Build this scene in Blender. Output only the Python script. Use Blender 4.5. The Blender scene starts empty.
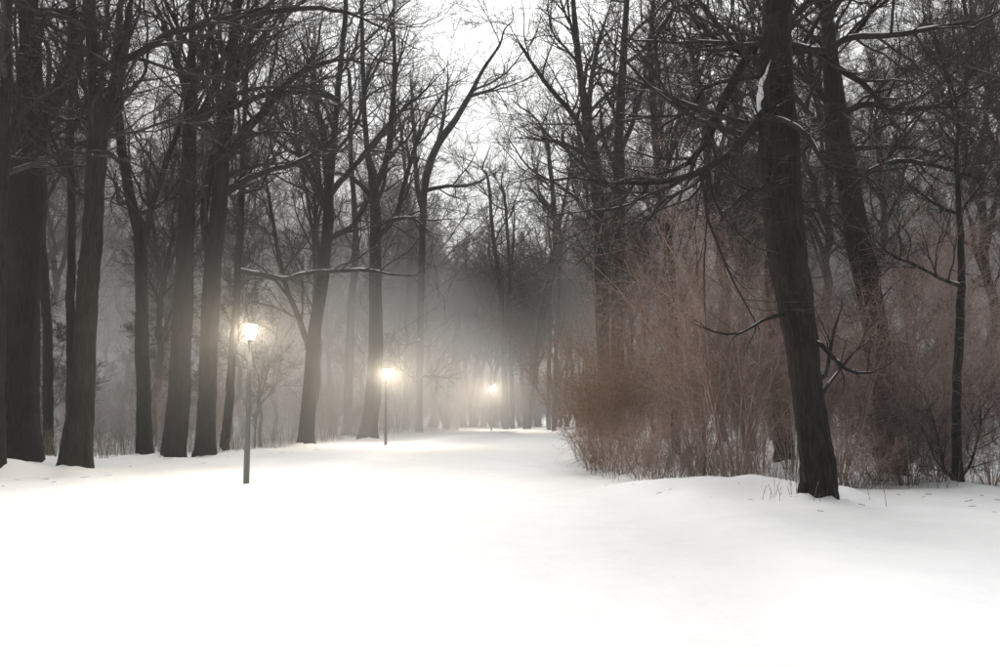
import bpy, math, random
import numpy as np

# ------------------------------------------------------------------ camera, sky, sun, exposure
scene = bpy.context.scene
COL = scene.collection
CAM_H, FPX, W0, H0, HORIZON = 1.66, 800.0, 1000.0, 667.0, 410.0
PITCH = math.atan((HORIZON - H0 / 2) / FPX)
cam_d = bpy.data.cameras.new('camera')
cam_d.sensor_width = 36.0
cam_d.lens = 36.0 * FPX / W0
cam_d.clip_start = 0.05
cam_d.clip_end = 3000.0
cam = bpy.data.objects.new('camera', cam_d)
COL.objects.link(cam)
cam.location = (0, 0, CAM_H)
cam.rotation_euler = (math.pi / 2 + PITCH, 0, 0)
scene.camera = cam

SUN_EL, SUN_AZ = math.radians(61), math.radians(0)       # veiled sun, high ahead
world = bpy.data.worlds.new('World')
scene.world = world
world.use_nodes = True
wn, wl = world.node_tree.nodes, world.node_tree.links
wn.clear()
wout = wn.new('ShaderNodeOutputWorld')
wbg = wn.new('ShaderNodeBackground')
whs = wn.new('ShaderNodeHueSaturation')                   # overcast: the sky's blue is grey
wsky = wn.new('ShaderNodeTexSky')
wsky.sky_type = 'NISHITA'
wsky.sun_disc = False
wsky.sun_elevation = SUN_EL
wsky.sun_rotation = SUN_AZ
wsky.dust_density = 9.0
wsky.air_density = 1.6
wsky.ozone_density = 1.0
whs.inputs['Saturation'].default_value = 0.06
wbg.inputs['Strength'].default_value = 0.15
wl.new(wsky.outputs['Color'], whs.inputs['Color'])
wl.new(whs.outputs['Color'], wbg.inputs['Color'])
wl.new(wbg.outputs['Background'], wout.inputs['Surface'])

sun_d = bpy.data.lights.new('sun', 'SUN')
sun_d.energy = 0.6
sun_d.angle = math.radians(45)
sun_d.color = (1.0, 0.98, 0.95)
sun = bpy.data.objects.new('sun', sun_d)
COL.objects.link(sun)
sun.rotation_euler = (math.pi / 2 - SUN_EL, 0, math.pi - SUN_AZ)
sun.location = (0, 0, 40)

vs = scene.view_settings
vs.view_transform = 'Standard'
vs.look = 'None'
vs.gamma = 1.0
vs.exposure = 0.1
cy = scene.cycles
cy.use_denoising = True
try:
    cy.denoiser = 'OPENIMAGEDENOISE'
except Exception:
    pass
cy.max_bounces = 3
cy.diffuse_bounces = 1
cy.glossy_bounces = 1
cy.transmission_bounces = 2
cy.transparent_max_bounces = 4
cy.volume_bounces = 1
cy.volume_max_steps = 128
cy.volume_step_rate = 3.0
cy.use_adaptive_sampling = True
cy.adaptive_threshold = 0.03
cy.caustics_reflective = False
cy.caustics_refractive = False
cy.sample_clamp_indirect = 4.0
HAZE_DENSITY = 0.0009
LAMP_STRENGTH = 1400.0

rng = np.random.default_rng(11)

# ------------------------------------------------------------------ pixel -> place
def unproj(px, py, Y):
    x, y = (px - W0 / 2) / FPX, (H0 / 2 - py) / FPX
    c, s = math.cos(PITCH), math.sin(PITCH)
    d = np.array([x, c - y * s, s + y * c])
    return np.array([0, 0, CAM_H]) + d * (Y / d[1])

def ground_dist(py):
    x, y = 0.0, (H0 / 2 - py) / FPX
    c, s = math.cos(PITCH), math.sin(PITCH)
    return CAM_H * (c - y * s) / max(1e-4, -(s + y * c))

def px_scale(Y):                      # metres per photo pixel at depth Y
    return Y / FPX

# ------------------------------------------------------------------ ground shape
MOUNDS = [(-14.2, 21.5, 1.6, 0.8, 0.38), (-12.9, 20.8, 0.9, 0.7, 0.22), (-16.3, 23.0, 1.5, 1.2, 0.30),
          (-8.2, 25.5, 1.8, 1.0, 0.12), (-11.0, 24.8, 2.0, 1.1, 0.16),
          (5.15, 16.4, 0.62, 0.6, 0.34), (4.3, 16.7, 0.5, 0.5, 0.20), (5.75, 15.9, 0.40, 0.5, 0.16), (3.4, 17.2, 0.9, 0.6, 0.17),
          (2.6, 17.6, 0.6, 0.5, 0.12), (6.6, 15.5, 0.35, 0.45, 0.17), (7.6, 16.3, 0.8, 0.5, 0.06), (9.4, 16.6, 0.9, 0.5, 0.07)]

FEET = []                              # (x, y, radius) of the traced trunks, snow drifts against them

def path_centre(y):
    return -0.6 + 0.0046 * np.maximum(0, y - 28) ** 2

def sm(a, b, x):
    t = np.clip((x - a) / (b - a), 0, 1)
    return t * t * (3 - 2 * t)

def ground_z(x, y):
    x = np.asarray(x, float); y = np.asarray(y, float)
    z = 0.05 * np.sin(x * 0.21 + 0.6) * np.sin(y * 0.17) + 0.025 * np.sin(x * 0.63 + y * 0.41) * np.sin(y * 0.53 - 0.4)
    fade = sm(6, 14, y)
    near = 0.016 * np.sin(x * 2.1 + 1.3 * np.sin(y * 1.1)) * np.sin(y * 1.7 + x * 0.4) + 0.006 * np.sin(x * 4.3 + y * 2.2) * np.sin(y * 4.9 - x)
    z = z * (0.35 + 0.65 * fade) + near
    d = np.abs(x - path_centre(y))
    z = z * sm(2.0, 6.0, d) * 0.9 + z * 0.1
    ridge = 0.9 + 0.5 * np.sin(y * 0.9) * np.sin(y * 0.37 + np.sign(x))
    z = z - 0.10 * (1 - sm(3.0, 4.2, d)) + 0.06 * ridge * np.exp(-((d - 4.5) / 0.55) ** 2)
    for (mx, my, sx, sy, h) in MOUNDS:
        z = z + h * np.exp(-((x - mx) / sx) ** 2 - ((y - my) / sy) ** 2)
    for (fx, fy, fr) in FEET:
        dx, dy = x - fx, y - fy
        rr = np.sqrt(dx * dx + dy * dy); an = np.arctan2(dy, dx)
        z = z + (0.12 + 0.08 * np.sin(an + fx * 3) + 0.06 * np.sin(3 * an + fy * 2) + 0.05 * np.sin(7 * an + fy)) * np.exp(-(rr / (fr * 1.9)) ** 2) + 0.05 * np.exp(-((rr - fr * 3.0) / 0.5) ** 2) * np.sin(2 * an + fx)
    # the wood's floor lies a little lower behind the first row of trees
    left = sm(8.5, 16, -x) * sm(26, 40, y)
    right = sm(5, 10, x) * sm(19, 30, y)
    z = z - 0.45 * left
    z = z - 0.9 * sm(72, 120, y)
    z = z + 0.04 * np.sin(x * 1.7) * np.sin(y * 1.3) * sm(7, 12, np.abs(x - path_centre(y)))
    return z

# ------------------------------------------------------------------ trees traced from the photograph (pixels give directions, d the distance of the foot)
LW, RW = 'leafless trees on the lamp side of the path', 'leafless trees on the thicket side of the path'
HEROES = [
  dict(d=20.5, trunk=[(-4, 470, 18), (-1, 400, 15), (2, 300, 13), (4, 150, 12), (7, 60, 10), (8, 0, 9)], group=LW, height=15, auto=8,
       limbs=[([(4, 150, 6), (14, 110, 5), (17, 60, 4), (16, 0, 3)], 1.5, False)],
       label='slim dark trunk just outside the thickest forked trunk, before the snow bank'),
  dict(d=24.0, trunk=[(14, 462, 50), (15, 420, 43), (17, 340, 40), (22, 240, 37), (29, 170, 35), (34, 115, 30), (32, 60, 22), (27, 0, 19)], group=LW, height=19, flare=0.3, sides=26,
       limbs=[([(36, 130, 22), (52, 100, 19), (66, 78, 18), (75, 55, 17), (76, 25, 14), (72, -20, 11)], 1.5, False),
              ([(22, 135, 8), (14, 90, 6), (9, 40, 5), (8, -10, 4)], -1.5, False),
              ([(38, 14, 8), (60, 12, 7), (85, 16, 6), (110, 30, 4)], -2.0, False),
              ([(56, 113, 5), (70, 118, 4.5), (90, 117, 4)], -1.0, True)],
       label='thickest trunk of the wood, forking low into two heavy stems behind a snow bank'),
  dict(d=31.0, trunk=[(48, 452, 11), (47, 380, 10), (45, 300, 9), (43, 220, 8), (44, 140, 6), (50, 60, 5)], group=LW, height=14, auto=6, sides=12, flare=0.3, twigs=0.6,
       label='thin straight trunk between the thickest trunk and the flared trunk'),
  dict(d=29.0, trunk=[(71, 446, 8), (69, 330, 9), (69, 230, 8), (68, 126, 7), (76, 60, 6), (84, 0, 5)], group=LW, height=14, auto=6, sides=12, flare=0.3, twigs=0.6,
       label='thin trunk standing close behind the flared trunk with roots over snow'),
  dict(d=21.8, trunk=[(76, 468, 33), (79, 440, 30), (82, 400, 25), (85, 340, 22.5), (91, 250, 20.5), (97, 170, 20), (100, 120, 19), (97, 80, 13), (94, 0, 10)], group=LW, height=17, flare=0.25, sides=26,
       limbs=[([(102, 125, 15), (111, 95, 14), (121, 60, 12), (128, 30, 10), (135, -10, 8)], 1.2, False),
              ([(118, 68, 9), (140, 50, 7.5), (168, 32, 7), (208, 22, 6.5), (260, 14, 5.5), (320, 10, 4.5), (370, 24, 3.5), (420, 50, 2.2)], -2.5, False),
              ([(93, 110, 4), (85, 85, 3), (78, 60, 2.5)], -1.0, False),
              ([(104, 140, 5), (118, 100, 4), (112, 60, 3), (104, 30, 2)], -1.0, False)],
       label='dark trunk flaring at its foot over the snow, splitting high into two stems'),
  dict(d=29.0, trunk=[(145, 453, 17), (144, 410, 15), (142, 350, 14), (140, 290, 13), (137, 235, 12), (126, 180, 10), (119, 110, 9), (119, 50, 7), (122, 0, 6)], group=LW, height=16, sides=18,
       limbs=[([(139, 250, 7), (152, 212, 6.5), (166, 170, 6), (183, 119, 5), (190, 90, 4)], 1.5, False),
              ([(120, 140, 4), (108, 100, 3.5), (98, 60, 3)], -2.0, False),
              ([(152, 212, 4), (170, 200, 3), (186, 186, 2)], -1, False)],
       label='slender trunk between flared and stout trunks, its long side limb rising steeply'),
  dict(d=27.2, trunk=[(173, 459, 27), (176, 420, 23), (179, 360, 21.5), (182, 290, 20), (185, 216, 17), (188, 150, 15), (190, 97, 14), (190, 50, 8), (190, 0, 7)], group=LW, height=17, sides=24, flare=0.3,
       limbs=[([(189, 105, 9), (181, 70, 8), (168, 35, 6.5), (152, -5, 5)], 1.5, False),
              ([(191, 95, 8), (201, 72, 7), (212, 35, 5.5), (220, -5, 4)], -1.5, False),
              ([(187, 130, 5), (205, 112, 5), (240, 95, 4), (280, 88, 3.5), (320, 92, 2)], -2.0, False)],
       label='stout trunk leaning inward, splitting into three stems, beside the tall twin-stemmed trunk'),
  dict(d=28.2, trunk=[(206, 457, 22), (206, 410, 18.5), (208, 330, 18), (212, 260, 18), (218, 205, 17), (224, 144, 15), (230, 90, 12), (234, 40, 10), (236, 0, 8)], group=LW, height=18, sides=24, flare=0.3,
       limbs=[([(219, 200, 8), (235, 185, 7), (262, 172, 5.5), (290, 165, 5), (326, 146, 4), (350, 120, 2.5)], -1.0, (0.15, 0.75)),
              ([(224, 160, 11), (233, 151, 10), (247, 128, 9), (262, 113, 8), (285, 84, 7), (310, 68, 5.5), (340, 60, 4), (380, 66, 2.5)], -2.0, False),
              ([(228, 110, 7), (250, 100, 6), (275, 93, 5), (312, 92, 4), (345, 105, 2.5)], 1.5, False),
              ([(232, 70, 6), (250, 40, 5), (275, 10, 4)], 2.0, False),
              ([(208, 270, 7), (206, 216, 8), (212, 165, 8), (219, 126, 7), (214, 60, 5), (205, 0, 4)], 1.0, False)],
       label='tall twin-stemmed trunk sending long arching limbs over the largest lamp'),
  dict(d=33.0, trunk=[(225, 449, 10), (230, 400, 9), (235, 340, 8), (240, 280, 7.5), (243, 200, 7), (245, 120, 5), (250, 40, 4)], group=LW, height=14, auto=6, sides=14, twigs=0.6, flare=0.3,
       limbs=[([(241, 272, 5), (262, 275, 5), (285, 279, 4.8), (305, 273, 4.4), (330, 270, 4.2), (370, 268, 3.6), (392, 272, 2.8), (418, 276, 1.8)], -1.5, True),
              ([(240, 300, 2.5), (228, 306, 2.2), (219, 311, 1.6)], -0.5, True)],
       label='slanting slim trunk beside the largest lamp, one long limb outlined with snow'),
  dict(d=38.5, trunk=[(307, 444, 17), (310, 410, 15), (314, 360, 14), (320, 310, 13.5), (326, 260, 12.5), (330, 220, 11.5), (330, 192, 11), (334, 150, 7.5), (340, 90, 6), (346, 0, 5)], group=LW, height=21, sides=20, flare=0.3,
       limbs=[([(314, 358, 6.5), (305, 335, 6), (296, 312, 5.5), (286, 287, 5), (278, 245, 4), (270, 200, 3.5), (262, 150, 2.5)], 2.0, False),
              ([(328, 205, 7), (310, 170, 6), (293, 142, 5), (276, 114, 4), (262, 80, 3)], -2.0, False),
              ([(330, 195, 7), (322, 150, 6), (315, 100, 5), (312, 40, 4)], 2, False),
              ([(334, 195, 6), (352, 170, 5.5), (384, 132, 4.5), (420, 95, 3), (445, 70, 2)], -2.0, False),
              ([(332, 240, 5), (348, 228, 5), (362, 212, 4), (375, 190, 3)], 2.0, False)],
       label='V-forked tree midway between the largest and middle lamps'),
  dict(d=47.0, trunk=[(368, 437, 20), (371, 410, 17), (374, 370, 16), (376, 310, 14), (376, 250, 12.5), (374, 195, 11), (372, 175, 10), (366, 140, 6), (363, 70, 5), (362, 0, 4)], group=LW, height=25, sides=20, flare=0.3, auto=8,
       limbs=[([(374, 190, 7), (384, 165, 6.5), (390, 120, 5.5), (393, 60, 4.5), (394, 0, 3)], -2.0, False),
              ([(376, 240, 5.5), (396, 215, 5), (405, 185, 4.5), (416, 150, 4), (435, 110, 3), (455, 80, 2)], -3.0, False),
              ([(375, 226, 4.5), (390, 220, 4), (412, 218, 3.5), (430, 232, 2)], -4.0, (0.3, 0.8)),
              ([(372, 200, 5), (352, 178, 4), (330, 172, 3)], -3.0, False)],
       label='thick trunk right behind the middle lamp, forking high above it'),
  dict(d=56.0, trunk=[(347, 438, 10), (349, 380, 9), (352, 300, 8), (356, 240, 7), (352, 160, 5), (350, 80, 4)], group=LW, height=24, sides=14, flare=0.25, auto=8, twigs=0.7,
       label='pale misty trunk between the V-forked tree and the middle lamp'),
  dict(d=60.0, trunk=[(419, 432, 8), (420, 360, 7), (421, 300, 7), (423, 240, 7), (426, 182, 8), (437, 148, 8), (456, 120, 7), (470, 96, 5.5), (482, 72, 4), (500, 45, 2.5)], group=LW, height=29, sides=16, auto=4, flare=0.25, auto_from=0.7,
       limbs=[([(440, 145, 4), (445, 110, 3.5), (448, 70, 2.5)], 2.0, False), ([(423, 220, 5), (416, 180, 5), (414, 130, 4), (410, 70, 3)], 2.5, False), ([(470, 96, 3), (490, 90, 2.5), (515, 80, 1.5)], -2, False),
              ([(424, 190, 4), (445, 186, 3.6), (470, 184, 3), (500, 170, 1.8)], -3.0, False),
              ([(424, 340, 2), (412, 343, 1.8), (396, 344, 1.2)], -4, True), ([(424, 382, 2.2), (414, 377, 2), (400, 367, 1.6), (390, 360, 1.2)], -5, True), ([(425, 376, 2), (436, 376, 1.6), (444, 379, 1.2)], -3, True)],
       label='tall tree beyond the middle lamp, its stem leaning out towards the sky gap'),
  dict(d=66.0, trunk=[(405, 431, 6), (406, 360, 5.5), (408, 280, 5), (409, 220, 4.5), (400, 120, 3)], group=LW, height=25, sides=12, auto=7, twigs=0.6, flare=0.2,
       label='narrow pale trunk in the mist just past the middle lamp'),
  dict(d=70.5, trunk=[(506, 429, 7), (505, 380, 6.5), (504, 330, 6), (499, 280, 5), (492, 230, 4), (488, 180, 3)], height=24, sides=12, auto=8, twigs=0.8, flare=0.2, group=LW,
       limbs=[([(505, 350, 3.5), (509, 300, 3.5), (512, 250, 3), (514, 200, 2)], 2, False)],
       label='thin trunk directly beside the smallest lamp, forking into a narrow fan'),
  dict(d=72.0, trunk=[(513, 428, 5), (512, 380, 4.5), (511, 330, 4), (510, 260, 3.5), (505, 200, 3)], height=22, sides=12, auto=8, twigs=0.8, flare=0.2, group=LW,
       label='second thin trunk from the smallest lamp'),
  dict(d=69.0, trunk=[(527, 428, 8), (530, 395, 7.2), (535, 355, 7), (541, 320, 7), (547, 292, 7.5), (553, 268, 8), (556, 235, 7.5), (553, 195, 5), (548, 150, 4)], height=27, sides=16, auto=10, flare=0.25, group=RW,
       limbs=[([(553, 268, 4), (562, 240, 3.5), (570, 205, 3)], 2, False), ([(554, 215, 3.5), (538, 195, 3), (525, 182, 2)], -2, False), ([(556, 235, 3.5), (566, 190, 3), (572, 150, 2)], -2, False)],
       label='dark trunk leaning over the bend of the path'),
  dict(d=71.0, trunk=[(549, 428, 4.5), (549, 380, 4.2), (550, 330, 4), (551, 260, 3.5)], height=20, sides=10, auto=6, twigs=0.7, flare=0.2, group=RW,
       label='thin upright trunk beside the leaning trunk at the bend'),
  dict(d=68.0, trunk=[(554, 427, 5), (555, 380, 4.6), (557, 330, 4.4), (560, 260, 4)], height=20, sides=10, auto=6, twigs=0.7, flare=0.2, group=RW,
       label='trunk at the very edge of the red-brown thicket by the bend'),
  dict(d=44.0, trunk=[(606, 440, 15), (604, 380, 14), (602, 300, 14), (600, 240, 14), (597, 190, 14), (590, 140, 13), (583, 100, 8), (577, 50, 7), (574, 0, 5)], height=28, sides=18, flare=0.25, group=RW,
       limbs=[([(592, 150, 7), (582, 132, 6), (566, 108, 5.5), (547, 84, 4.5), (528, 58, 3.5), (512, 35, 2.2)], -1.0, False),
              ([(589, 140, 6), (590, 95, 5.5), (600, 45, 4.5), (612, 0, 3)], 1.0, False),
              ([(594, 165, 5), (572, 148, 4.2), (550, 140, 3.2), (525, 138, 2)], -2.0, False),
              ([(591, 145, 4.5), (610, 128, 4), (640, 118, 3), (670, 118, 2)], 2, False)],
       label='spreading tree rising out of the thicket, its fan of limbs against the bright sky gap'),
  dict(d=41.0, trunk=[(617, 442, 14), (617, 380, 13), (617, 310, 13.5), (618, 240, 13), (619, 170, 12), (620, 120, 10), (624, 60, 8), (628, 0, 6)], height=26, sides=18, flare=0.25, group=RW,
       limbs=[([(619, 150, 5.5), (632, 120, 5), (645, 80, 4), (650, 30, 3)], 1.5, False), ([(619, 180, 5), (604, 140, 4), (600, 100, 3)], -1.5, False)],
       label='dark straight trunk beside the spreading tree in the thicket'),
  dict(d=29.0, trunk=[(676, 452, 9), (675, 380, 9), (672, 300, 9.5), (668, 240, 10), (661, 190, 9), (655, 130, 7), (652, 70, 6), (655, 0, 4)], height=15, sides=14, flare=0.25, group=RW,
       limbs=[([(661, 190, 5), (672, 150, 4), (690, 115, 3), (702, 70, 2)], 1.5, False)],
       label='thin tree in the thicket under the long drooping limbs of the thick leaning tree'),
  dict(d=25.5, trunk=[(784, 463, 20), (782, 420, 18), (779, 360, 17), (772, 280, 16), (768, 200, 14), (766, 100, 12), (768, 0, 9)], height=16, sides=16, flare=0.25, group=RW, auto=6,
       label='dark trunk half hidden behind the thick leaning tree'),
  dict(d=14.75, bark='bark_n', name='bare_tree', trunk=[(820, 499, 36), (819, 470, 34), (815, 430, 32.5), (810, 380, 32), (804, 330, 33.5), (795, 270, 38), (786, 200, 43), (783, 140, 42), (782, 100, 38), (783, 50, 32), (784, 0, 28)], height=15, sides=96, furrow=True, flare=0.30, group=RW, twigs=1.3, auto=8,
       limbs=[([(772, 125, 17), (762, 122, 14), (750, 132, 11), (735, 148, 9), (715, 164, 8), (690, 174, 7), (655, 181, 5.5), (615, 181, 4), (575, 177, 3), (540, 182, 1.8)], -1.8, False),
              ([(774, 60, 15), (762, 40, 13), (748, 58, 10), (737, 76, 10), (726, 98, 10), (717, 116, 9.5), (709, 136, 8), (700, 153, 6.5), (680, 170, 5), (655, 176, 4), (625, 168, 2.5)], 1.8, (0.35, 0.5)),
              ([(772, 128, 12), (762, 120, 12), (759, 106, 10), (764, 84, 8), (771, 60, 5)], 0.1, 'side', -0.30),
              ([(758, 119, 6), (776, 119, 6), (793, 124, 5.5), (806, 134, 5), (816, 147, 5), (820, 160, 4.5), (830, 169, 4), (842, 168, 3), (850, 164, 2)], -0.5, (0.0, 0.9), -0.55),
              ([(790, 46, 11), (803, 48, 9), (820, 52, 7), (840, 44, 6.5), (853, 37, 6.5), (880, 39, 6), (910, 36, 5.2), (945, 28, 4.5), (1000, 14, 3.5), (1060, 0, 2)], -1.5, (0.12, 0.62)),
              ([(795, 50, 9), (812, 48, 8), (830, 58, 7), (848, 72, 6.5), (864, 84, 6), (876, 100, 5), (888, 112, 4), (905, 116, 3), (930, 110, 2)], 1.2, (0.05, 0.6)),
              ([(853, 37, 5), (868, 18, 4.5), (884, -5, 4)], -1.0, False),
              ([(786, 210, 7), (770, 186, 6), (755, 190, 5), (742, 193, 4), (730, 205, 3), (722, 220, 2)], -1.0, False),
              ([(806, 338, 5), (822, 346, 5), (836, 361, 4.6), (852, 372, 4), (868, 373, 3.2), (884, 369, 2.2), (895, 360, 1.4)], -1.0, (0.05, 0.7)),
              ([(806, 384, 5), (823, 375, 4.4), (830, 350, 3.6), (838, 322, 3), (842, 300, 2)], 1.0, False),
              ([(806, 408, 4), (828, 390, 3.4), (850, 360, 2.6), (880, 330, 1.6)], 1.6, False),
              ([(786, 315, 4), (765, 320, 3.2), (742, 333, 2.6), (715, 332, 2), (690, 322, 1.2)], -1.0, False),
              ([(783, 90, 6), (756, 64, 5), (725, 45, 4.5), (700, 25, 4), (684, 0, 3)], 1.5, False),
              ([(700, 28, 4.5), (680, 2, 4.2), (662, 28, 4), (654, 45, 3.6), (660, 75, 3), (661, 98, 2)], 1.5, False),
              ([(738, 74, 4.5), (715, 84, 4), (690, 110, 3.4), (668, 124, 2.8), (640, 145, 1.6)], 1.5, False)],
       label='thick brown tree leaning towards the path, broad foot in open snow, snow-lined broken limbs'),
  dict(d=20.5, trunk=[(895, 474, 27), (892, 440, 24), (886, 390, 24), (877, 340, 25), (867, 290, 26), (857, 240, 25), (848, 190, 24), (838, 130, 24), (833, 80, 20), (829, 40, 15), (826, 0, 12)], height=16, sides=24, flare=0.25, group=RW,
       epicormic=(90, 0.16, 0.55, 0.02), auto=9,
       limbs=[([(834, 110, 8), (818, 90, 6), (810, 60, 5), (814, 20, 4)], -1.0, False),
              ([(846, 190, 7), (870, 170, 6), (905, 160, 5), (940, 166, 4), (985, 180, 3), (1010, 178, 2)], -2.0, (0.2, 0.5)),
              ([(842, 150, 6), (880, 145, 5), (920, 148, 4), (965, 160, 3)], 1.5, False),
              ([(836, 120, 7), (866, 104, 6.5), (905, 108, 6), (945, 102, 6), (962, 92, 5), (985, 84, 3), (1015, 80, 2)], -1.5, False)],
       label='dark crooked trunk with bushy shoots, behind the thick leaning tree'),
  dict(d=17.4, name='slim_tree', trunk=[(958, 488, 13), (958, 470, 10), (957, 420, 9), (958, 360, 8.5), (960, 300, 8), (960, 250, 7), (958, 200, 5.5), (957, 160, 4.5), (958, 110, 3)], height=8.2, sides=14, flare=0.5, group=RW, auto=9, auto_from=0.55, twigs=0.8,
       limbs=[([(958, 288, 4), (942, 280, 3.6), (920, 268, 3.4), (897, 258, 3), (880, 246, 2.2), (872, 236, 1.5)], -0.8, (0.1, 0.75)),
              ([(958, 218, 3), (935, 205, 2.6), (915, 188, 2.2), (900, 178, 1.4)], 0.8, False), ([(959, 215, 3), (975, 195, 2.4), (990, 170, 1.8)], -0.8, False),
              ([(958, 480, 4), (945, 470, 3.4), (938, 440, 3), (930, 410, 2)], -0.5, False), ([(959, 480, 3), (970, 465, 2.6), (978, 430, 2), (980, 400, 1.4)], 0.4, False)],
       label='slim straight young tree with a brown sprouting foot at the snow edge of the thicket'),
]
for h in HEROES:
    q_ = unproj(h['trunk'][0][0], h['trunk'][0][1], h['d'])
    if h['d'] < 50:
        FEET.append((q_[0], q_[1], h['trunk'][0][2] * px_scale(h['d']) * 0.5))

# ------------------------------------------------------------------ materials
def new_mat(name):
    m = bpy.data.materials.new(name)
    m.use_nodes = True
    nt = m.node_tree
    nt.nodes.clear()
    out = nt.nodes.new('ShaderNodeOutputMaterial')
    b = nt.nodes.new('ShaderNodeBsdfPrincipled')
    nt.links.new(b.outputs[0], out.inputs['Surface'])
    return m, nt, b, out

def rgba(c):
    return (c[0], c[1], c[2], 1.0)

def bark_mat(name, dark, light, snow=0.0, lo=0.6, hi=0.9, bump=0.5, scale=1.0, moss=0.0):
    m, nt, b, out = new_mat(name)
    N, L = nt.nodes.new, nt.links.new
    tc = N('ShaderNodeTexCoord')
    mp = N('ShaderNodeMapping')
    mp.inputs['Scale'].default_value = (9 * scale, 9 * scale, 1.3 * scale)
    L(tc.outputs['Object'], mp.inputs['Vector'])
    n1 = N('ShaderNodeTexNoise'); n1.inputs['Scale'].default_value = 2.2; n1.inputs['Detail'].default_value = 6; n1.inputs['Distortion'].default_value = 0.6
    L(mp.outputs[0], n1.inputs['Vector'])
    n2 = N('ShaderNodeTexNoise'); n2.inputs['Scale'].default_value = 0.9; n2.inputs['Detail'].default_value = 3
    L(tc.outputs['Object'], n2.inputs['Vector'])
    cr = N('ShaderNodeValToRGB')
    cr.color_ramp.elements[0].position = 0.36; cr.color_ramp.elements[0].color = rgba(dark)
    cr.color_ramp.elements[1].position = 0.68; cr.color_ramp.elements[1].color = rgba(light)
    L(n1.outputs['Fac'], cr.inputs['Fac'])
    oi = N('ShaderNodeObjectInfo')
    mr = N('ShaderNodeMapRange')
    mr.inputs['To Min'].default_value = 0.75; mr.inputs['To Max'].default_value = 1.25
    L(oi.outputs['Random'], mr.inputs['Value'])
    mul = N('ShaderNodeMix'); mul.data_type = 'RGBA'; mul.blend_type = 'MULTIPLY'; mul.inputs['Factor'].default_value = 1.0
    L(cr.outputs['Color'], mul.inputs[6])
    L(mr.outputs[0], mul.inputs[7])
    col = mul.outputs[2]
    if moss > 0:
        mm = N('ShaderNodeMix'); mm.data_type = 'RGBA'
        mm.inputs[7].default_value = (0.05, 0.06, 0.035, 1)
        r2 = N('ShaderNodeMapRange'); r2.inputs['From Min'].default_value = 0.5; r2.inputs['From Max'].default_value = 0.75; r2.inputs['To Max'].default_value = moss
        L(n2.outputs['Fac'], r2.inputs['Value']); L(r2.outputs[0], mm.inputs['Factor'])
        L(col, mm.inputs[6]); col = mm.outputs[2]
    if snow > 0:
        ge = N('ShaderNodeNewGeometry')
        sx = N('ShaderNodeSeparateXYZ')
        L(ge.outputs['Normal'], sx.inputs[0])
        r3 = N('ShaderNodeMapRange'); r3.inputs['From Min'].default_value = lo; r3.inputs['From Max'].default_value = hi
        L(sx.outputs['Z'], r3.inputs['Value'])
        n3 = N('ShaderNodeTexNoise'); n3.inputs['Scale'].default_value = 2.6; n3.inputs['Detail'].default_value = 3
        L(tc.outputs['Object'], n3.inputs['Vector'])
        r4 = N('ShaderNodeMapRange'); r4.inputs['From Min'].default_value = 0.50; r4.inputs['From Max'].default_value = 0.62; r4.inputs['To Max'].default_value = snow
        L(n3.outputs['Fac'], r4.inputs['Value'])
        mu = N('ShaderNodeMath'); mu.operation = 'MULTIPLY'
        L(r3.outputs[0], mu.inputs[0]); L(r4.outputs[0], mu.inputs[1])
        ms = N('ShaderNodeMix'); ms.data_type = 'RGBA'; ms.inputs[7].default_value = (0.80, 0.81, 0.83, 1)
        L(mu.outputs[0], ms.inputs['Factor']); L(col, ms.inputs[6]); col = ms.outputs[2]
    L(col, b.inputs['Base Color'])
    b.inputs['Roughness'].default_value = 0.9
    b.inputs['Specular IOR Level'].default_value = 0.2
    if bump > 0:
        bp = N('ShaderNodeBump'); bp.inputs['Strength'].default_value = bump; bp.inputs['Distance'].default_value = 0.03
        L(n1.outputs['Fac'], bp.inputs['Height']); L(bp.outputs[0], b.inputs['Normal'])
    return m

M = {}
M['bark'] = bark_mat('dark_bark', (0.005, 0.0045, 0.004), (0.024, 0.020, 0.018), snow=0.0, bump=0.9, moss=0.25)
M['bark_n'] = bark_mat('furrowed_brown_bark', (0.005, 0.004, 0.0033), (0.032, 0.023, 0.019), snow=0.0, bump=1.0, moss=0.3)
M['limb'] = bark_mat('limb_bark', (0.011, 0.009, 0.008), (0.034, 0.029, 0.026), snow=0.8, lo=0.62, hi=0.92, bump=0.5)
M['twig'] = bark_mat('twig_bark', (0.020, 0.016, 0.015), (0.050, 0.041, 0.037), snow=0.7, lo=0.6, hi=0.92, bump=0)
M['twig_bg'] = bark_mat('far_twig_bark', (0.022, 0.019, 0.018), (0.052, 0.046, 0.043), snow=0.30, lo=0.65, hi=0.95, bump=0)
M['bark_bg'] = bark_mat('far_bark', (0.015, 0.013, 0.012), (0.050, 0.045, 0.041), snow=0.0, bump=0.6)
M['shrub'] = bark_mat('red_brown_shrub_bark', (0.19, 0.126, 0.104), (0.42, 0.30, 0.258), snow=0.45, lo=0.6, hi=0.95, bump=0)
M['shrub_dark'] = bark_mat('dark_shrub_bark', (0.055, 0.040, 0.036), (0.15, 0.112, 0.10), snow=0.5, lo=0.6, hi=0.95, bump=0)
M['shrub_orange'] = bark_mat('orange_brown_shrub_bark', (0.21, 0.128, 0.085), (0.42, 0.285, 0.20), snow=0.4, lo=0.6, hi=0.95, bump=0)
M['stalk'] = bark_mat('dry_stalk', (0.13, 0.10, 0.075), (0.32, 0.26, 0.20), snow=0.0, bump=0)
M['leaf'] = bark_mat('dry_leaf', (0.13, 0.055, 0.025), (0.26, 0.13, 0.06), snow=0.0, bump=0)

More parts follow.
